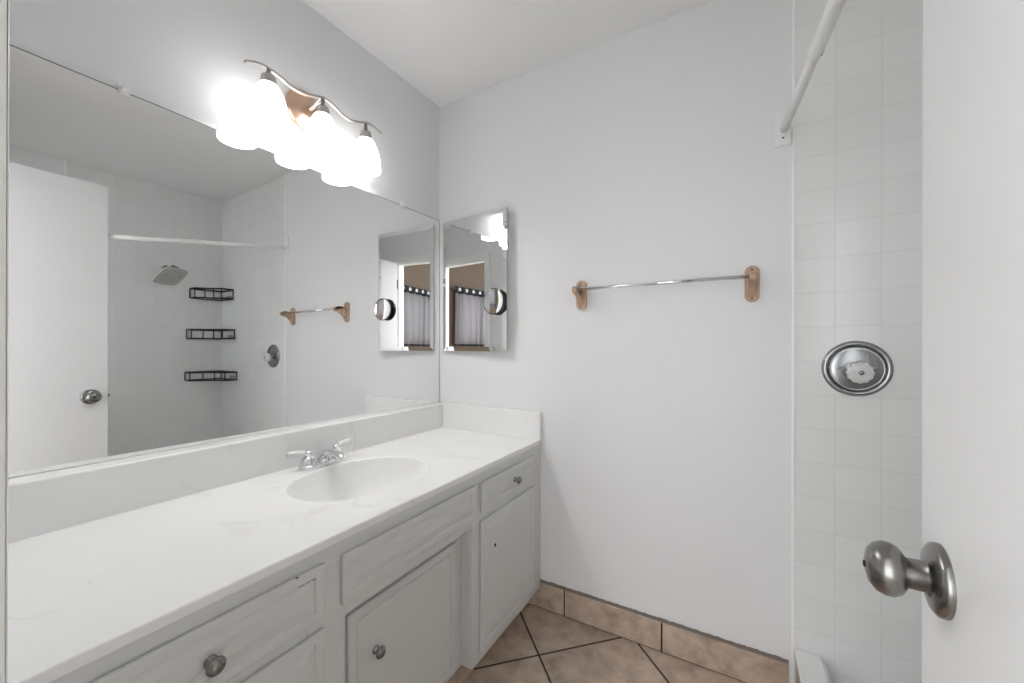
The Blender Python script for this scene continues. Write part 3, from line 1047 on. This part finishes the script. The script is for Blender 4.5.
# curtain rod: white telescoping pole sagging towards the door
cr_ = thing('shower_curtain_rod', 'white telescoping shower curtain rod sloping out from the back wall above the tile', 'shower rod', (0.134, 1.6, EYE + 0.735))
RS = Vector((0.134, 1.597, EYE + 0.728))
RD = Vector((0.0295, -1.0, -0.151))
q = lambda s: RS + RD * s
JS = 0.512
obj('inner_tube', MB().cyl(q(0.008), q(JS + 0.05), 0.0118, 24), M['white_enamel'], cr_)
bend = [q(JS), q(JS + 0.004), q(JS + 0.06), q(0.65), q(0.71), Vector((0.162, 0.84, EYE + 0.6135)), Vector((0.190, 0.765, EYE + 0.608)), Vector((0.244, 0.689, EYE + 0.6055))]
obj('outer_tube', MB().tube(smooth_path(bend, 5), 0.0138, 24), M['white_enamel'], cr_)
obj('tube_gap', MB().lathe([(0.0, -0.0006), (0.0045, -0.0004), (0.006, 0.0)], q(JS + 0.012) + Vector((0.0108, -0.001, -0.0083)), (0.75, 0, -0.62), 14, squash=(0.6, 1.9)), M['dark_hole'], cr_)


def flange_outline(w, h, c):
    pts = []
    for sx, sz, st in ((1, 1, 0), (-1, 1, 1), (-1, -1, 2), (1, -1, 3)):
        cxn, czn = sx * (w - c), sz * (h - c)
        for k in range(7):
            a = PI / 2 * st + PI / 2 * k / 6
            pts.append((cxn + c * math.cos(a), czn + c * math.sin(a)))
    return pts


FC = Vector((0.1315, 1.6, EYE + 0.737))
flo = []
w, h = 0.0255, 0.061
for k in range(80):                              # plate pinched between its four screw ears
    pass
flo = [(w, h - 0.010), (w - 0.002, h - 0.004), (w - 0.008, h), (w - 0.014, h - 0.003), (0.0, h - 0.006), (-w + 0.014, h - 0.003), (-w + 0.008, h), (-w + 0.002, h - 0.004), (-w, h - 0.010),
       (-w + 0.003, h - 0.020), (-w + 0.003, -h + 0.020), (-w, -h + 0.010), (-w + 0.002, -h + 0.004), (-w + 0.008, -h), (-w + 0.014, -h + 0.003), (0, -h + 0.006), (w - 0.014, -h + 0.003), (w - 0.008, -h), (w - 0.002, -h + 0.004), (w, -h + 0.010),
       (w - 0.003, -h + 0.020), (w - 0.003, h - 0.020)]
fl = obj('flange', MB().prism(flo, (1, 0, 0), (0, 0, 1), FC, (0, -0.0085, 0), False, 0.0018).lathe([(0.019, 0.006), (0.0185, 0.016), (0.0160, 0.020), (0.0130, 0.020), (0.0, 0.020)], RS + Vector((0, 0.003, 0)), RD, 28), M['white_enamel'], cr_)
for dx in (-1, 1):
    for dz in (-1, 1):
        obj('screw', MB().lathe([(0, 0.0012), (0.002, 0.001), (0.003, 0.0)], FC + Vector((dx * 0.0185, -0.0075, dz * 0.053)), (0, -1, 0), 12), M['white_plastic'], fl)
obj('screw', MB().lathe([(0, 0.0012), (0.003, 0.001), (0.0042, 0.0)], FC + Vector((0.001, -0.0075, -0.033)), (0, -1, 0), 14), M['dark_hole'], fl)
obj('end_flange', MB().lathe([(0.0, 0.0), (0.022, 0.0), (0.022, 0.004), (0.018, 0.008), (0.017, 0.014), (0.0, 0.014)], (0.266, 0.6825, EYE + 0.6055), (0, 1, 0), 28), M['white_enamel'], cr_)

# valve on the back wall
VC = Vector((0.323, 1.6, EYE - 0.064))
sv = thing('shower_valve', 'round chrome shower valve plate with a clear acrylic knob on the white tile', 'shower valve', VC)
es = obj('escutcheon', MB().lathe([(0.0865, 0.0), (0.0868, 0.003), (0.0850, 0.0075), (0.0805, 0.0108), (0.0755, 0.0108), (0.0705, 0.0080), (0.0675, 0.0046), (0.0655, 0.0040), (0.0600, 0.0052),
                                   (0.0450, 0.0068), (0.0300, 0.0074), (0.0215, 0.0076), (0.0205, 0.0080), (0.0200, 0.024), (0.0150, 0.026), (0.0, 0.026)], VC, (0, -1, 0), 64), M['soft_chrome'], sv)
for s in (-1, 1):
    obj('screw', MB().lathe([(0, 0.004), (0.003, 0.0037), (0.0046, 0.002), (0.005, 0.0)], VC + Vector((s * 0.043, -0.0078, 0.003)), (0, -1, 0), 16), M['nickel'], es)
kb = MB()
nkn = 12
prof = [(0.012, 0.022), (0.020, 0.026), (0.0255, 0.032), (0.029, 0.040), (0.030, 0.048), (0.0285, 0.055), (0.024, 0.060), (0.016, 0.0625), (0.0, 0.0625)]
vs, fs = [], []
NK = 60
for (r, hh) in prof:
    for k in range(NK):
        t = 2 * PI * k / NK
        rr_ = 1.1 * r * (1 + 0.045 * math.cos(nkn * t) * (1 if 0.026 < hh < 0.0615 else 0.3))
        vs.append(VC + Vector((rr_ * math.cos(t), -hh, rr_ * math.sin(t) - 0.010)))
for i in range(len(prof) - 1):
    for k in range(NK):
        fs.append((i * NK + k, i * NK + (k + 1) % NK, (i + 1) * NK + (k + 1) % NK, (i + 1) * NK + k))
kb.add(vs, fs, True)
kn = obj('knob', kb, M['acrylic'], sv)
kn['label'] = 'clear faceted acrylic knob'
obj('knob_screw', MB().lathe([(0, 0.003), (0.0045, 0.0026), (0.0065, 0.001), (0.0068, 0.0)], VC + Vector((0, -0.0624, -0.010)), (0, -1, 0), 18), M['dark_nickel'], kn)

# rain shower head on the far right wall
HC = Vector((1.055, 1.21, EYE + 0.545))
sh_ = thing('rain_shower', 'square white rain shower head on the far tile wall, seen in the wall mirror', 'shower head', (XR, 1.19, EYE + 0.66))
vv = Vector((-0.69, 0.27, 0.60)).normalized()
uu = Vector((0.33, 0.94, 0.0))
uu = (uu - vv * uu.dot(vv)).normalized()
wn = uu.cross(vv)
if wn.x > 0:
    wn = -wn                                     # spray face normal: into the room and down
a = 0.092
o3 = []
for k in range(64):
    t = 2 * PI * k / 64
    c, s = math.cos(t), math.sin(t)
    p = 5.0
    r = a / ((abs(c) ** p + abs(s) ** p) ** (1 / p))
    o3.append((r * c, r * s))
pb = obj('head_plate', MB().prism(o3, uu, vv, HC - wn * 0.008, wn * 0.010, False, 0.003), M['head_face'], sh_)
mb = MB()
for i in range(-7, 8):
    for j_ in range(-7, 8):
        if (i * i + j_ * j_) <= 52 and (i + j_) % 2 == 0:
            c0 = HC + uu * (i * 0.0098) + vv * (j_ * 0.0098) + wn * 0.002
            mb.lathe([(0.0032, 0.0), (0.0022, 0.0022), (0.0, 0.0022)], c0, wn, 8)
nz = obj('spray_nozzles', mb, M['nozzle'], pb)
nz['kind'] = 'stuff'
bj = HC - wn * 0.008 - uu * 0.010 + vv * 0.066
top = Vector((XR - 0.004, 1.225, EYE + 0.618))
obj('ball_joint', MB().lathe([(0.034, 0.004), (0.032, -0.004), (0.024, -0.016), (0.020, -0.026), (0.016, -0.034), (0.0, -0.036)], bj, wn, 28), M['joint'], sh_)
obj('shower_arm', MB().tube(smooth_path([top, top + Vector((-0.025, -0.003, 0.003)), top + Vector((-0.045, -0.006, 0.003)), bj - wn * 0.030]), 0.0105, 14), M['dark_nickel'], sh_)
obj('arm_flange', MB().lathe([(0.030, 0.0), (0.028, 0.004), (0.018, 0.008), (0.011, 0.010), (0.0, 0.010)], (XR, 1.225, EYE + 0.618), (-1, 0, 0), 28), M['dark_nickel'], sh_)


# three black wire corner shelves
def corner_shelf(zt, zb, yl, xr, label):
    c = thing('corner_shelf', label, 'shower shelf', (XR, YB, EYE + zb), 'black wire corner shelves')
    g = 0.006
    P = [Vector((XR - g, yl, 0)), Vector((XR - g - 0.085, yl + 0.004, 0)), Vector((xr - 0.0, YB - g - 0.085, 0)), Vector((xr, YB - g, 0)), Vector((XR - g, YB - g, 0))]
    # outline with a curved front between the two short ends
    front = []
    p1, p2 = P[1], P[2]
    mid = (p1 + p2) / 2 + Vector((0.030, 0.030, 0))
    for k in range(13):
        t = k / 12
        front.append(p1 * (1 - t) ** 2 + mid * 2 * t * (1 - t) + p2 * t * t)
    outl = [P[0]] + front + [P[3], P[4]]

    def at(z):
        return [Vector((p.x, p.y, EYE + z)) for p in outl]
    obj('top_rail', MB().tube(at(zt), 0.0065, 8, closed=True), M['black_wire'], c)
    obj('bottom_rail', MB().tube(at(zb), 0.0050, 8, closed=True), M['black_wire'], c)
    for p in (P[0], front[0], front[4], front[8], front[12], P[3], P[4]):
        obj('post', MB().cyl((p.x, p.y, EYE + zb), (p.x, p.y, EYE + zt), 0.0042, 8), M['black_wire'], c)
    mb = MB()
    for k in range(1, 12):
        t = k / 12
        a0 = front[k]
        # wires run from the curved front back towards the corner
        b0 = P[0].lerp(P[4], t * 2) if t <= 0.5 else P[4].lerp(P[3], (t - 0.5) * 2)
        mb.cyl((a0.x, a0.y, EYE + zb), (b0.x, b0.y, EYE + zb), 0.0016, 6)
    obj('floor_wires', mb, M['black_wire'], c)
    for xo in (0.05, 0.10):                      # loops on the short end against the back wall
        cx_ = xr + xo
        path = [(cx_ + 0.015 * math.cos(t), YB - g, EYE + zb + 0.015 + 0.015 * math.sin(t)) for t in [2 * PI * k / 16 for k in range(16)]]
        obj('hook_loop', MB().tube(path, 0.0022, 6, closed=True), M['black_wire'], c)


corner_shelf(0.484, 0.408, 1.372, 0.965, 'black wire corner shelf nearest the shower head, top of three')
corner_shelf(0.146, 0.074, 1.350, 0.940, 'black wire corner shelf halfway down the shower corner, middle of three')
corner_shelf(-0.204, -0.268, 1.340, 0.900, 'black wire corner shelf level with the valve knob, lowest of three')
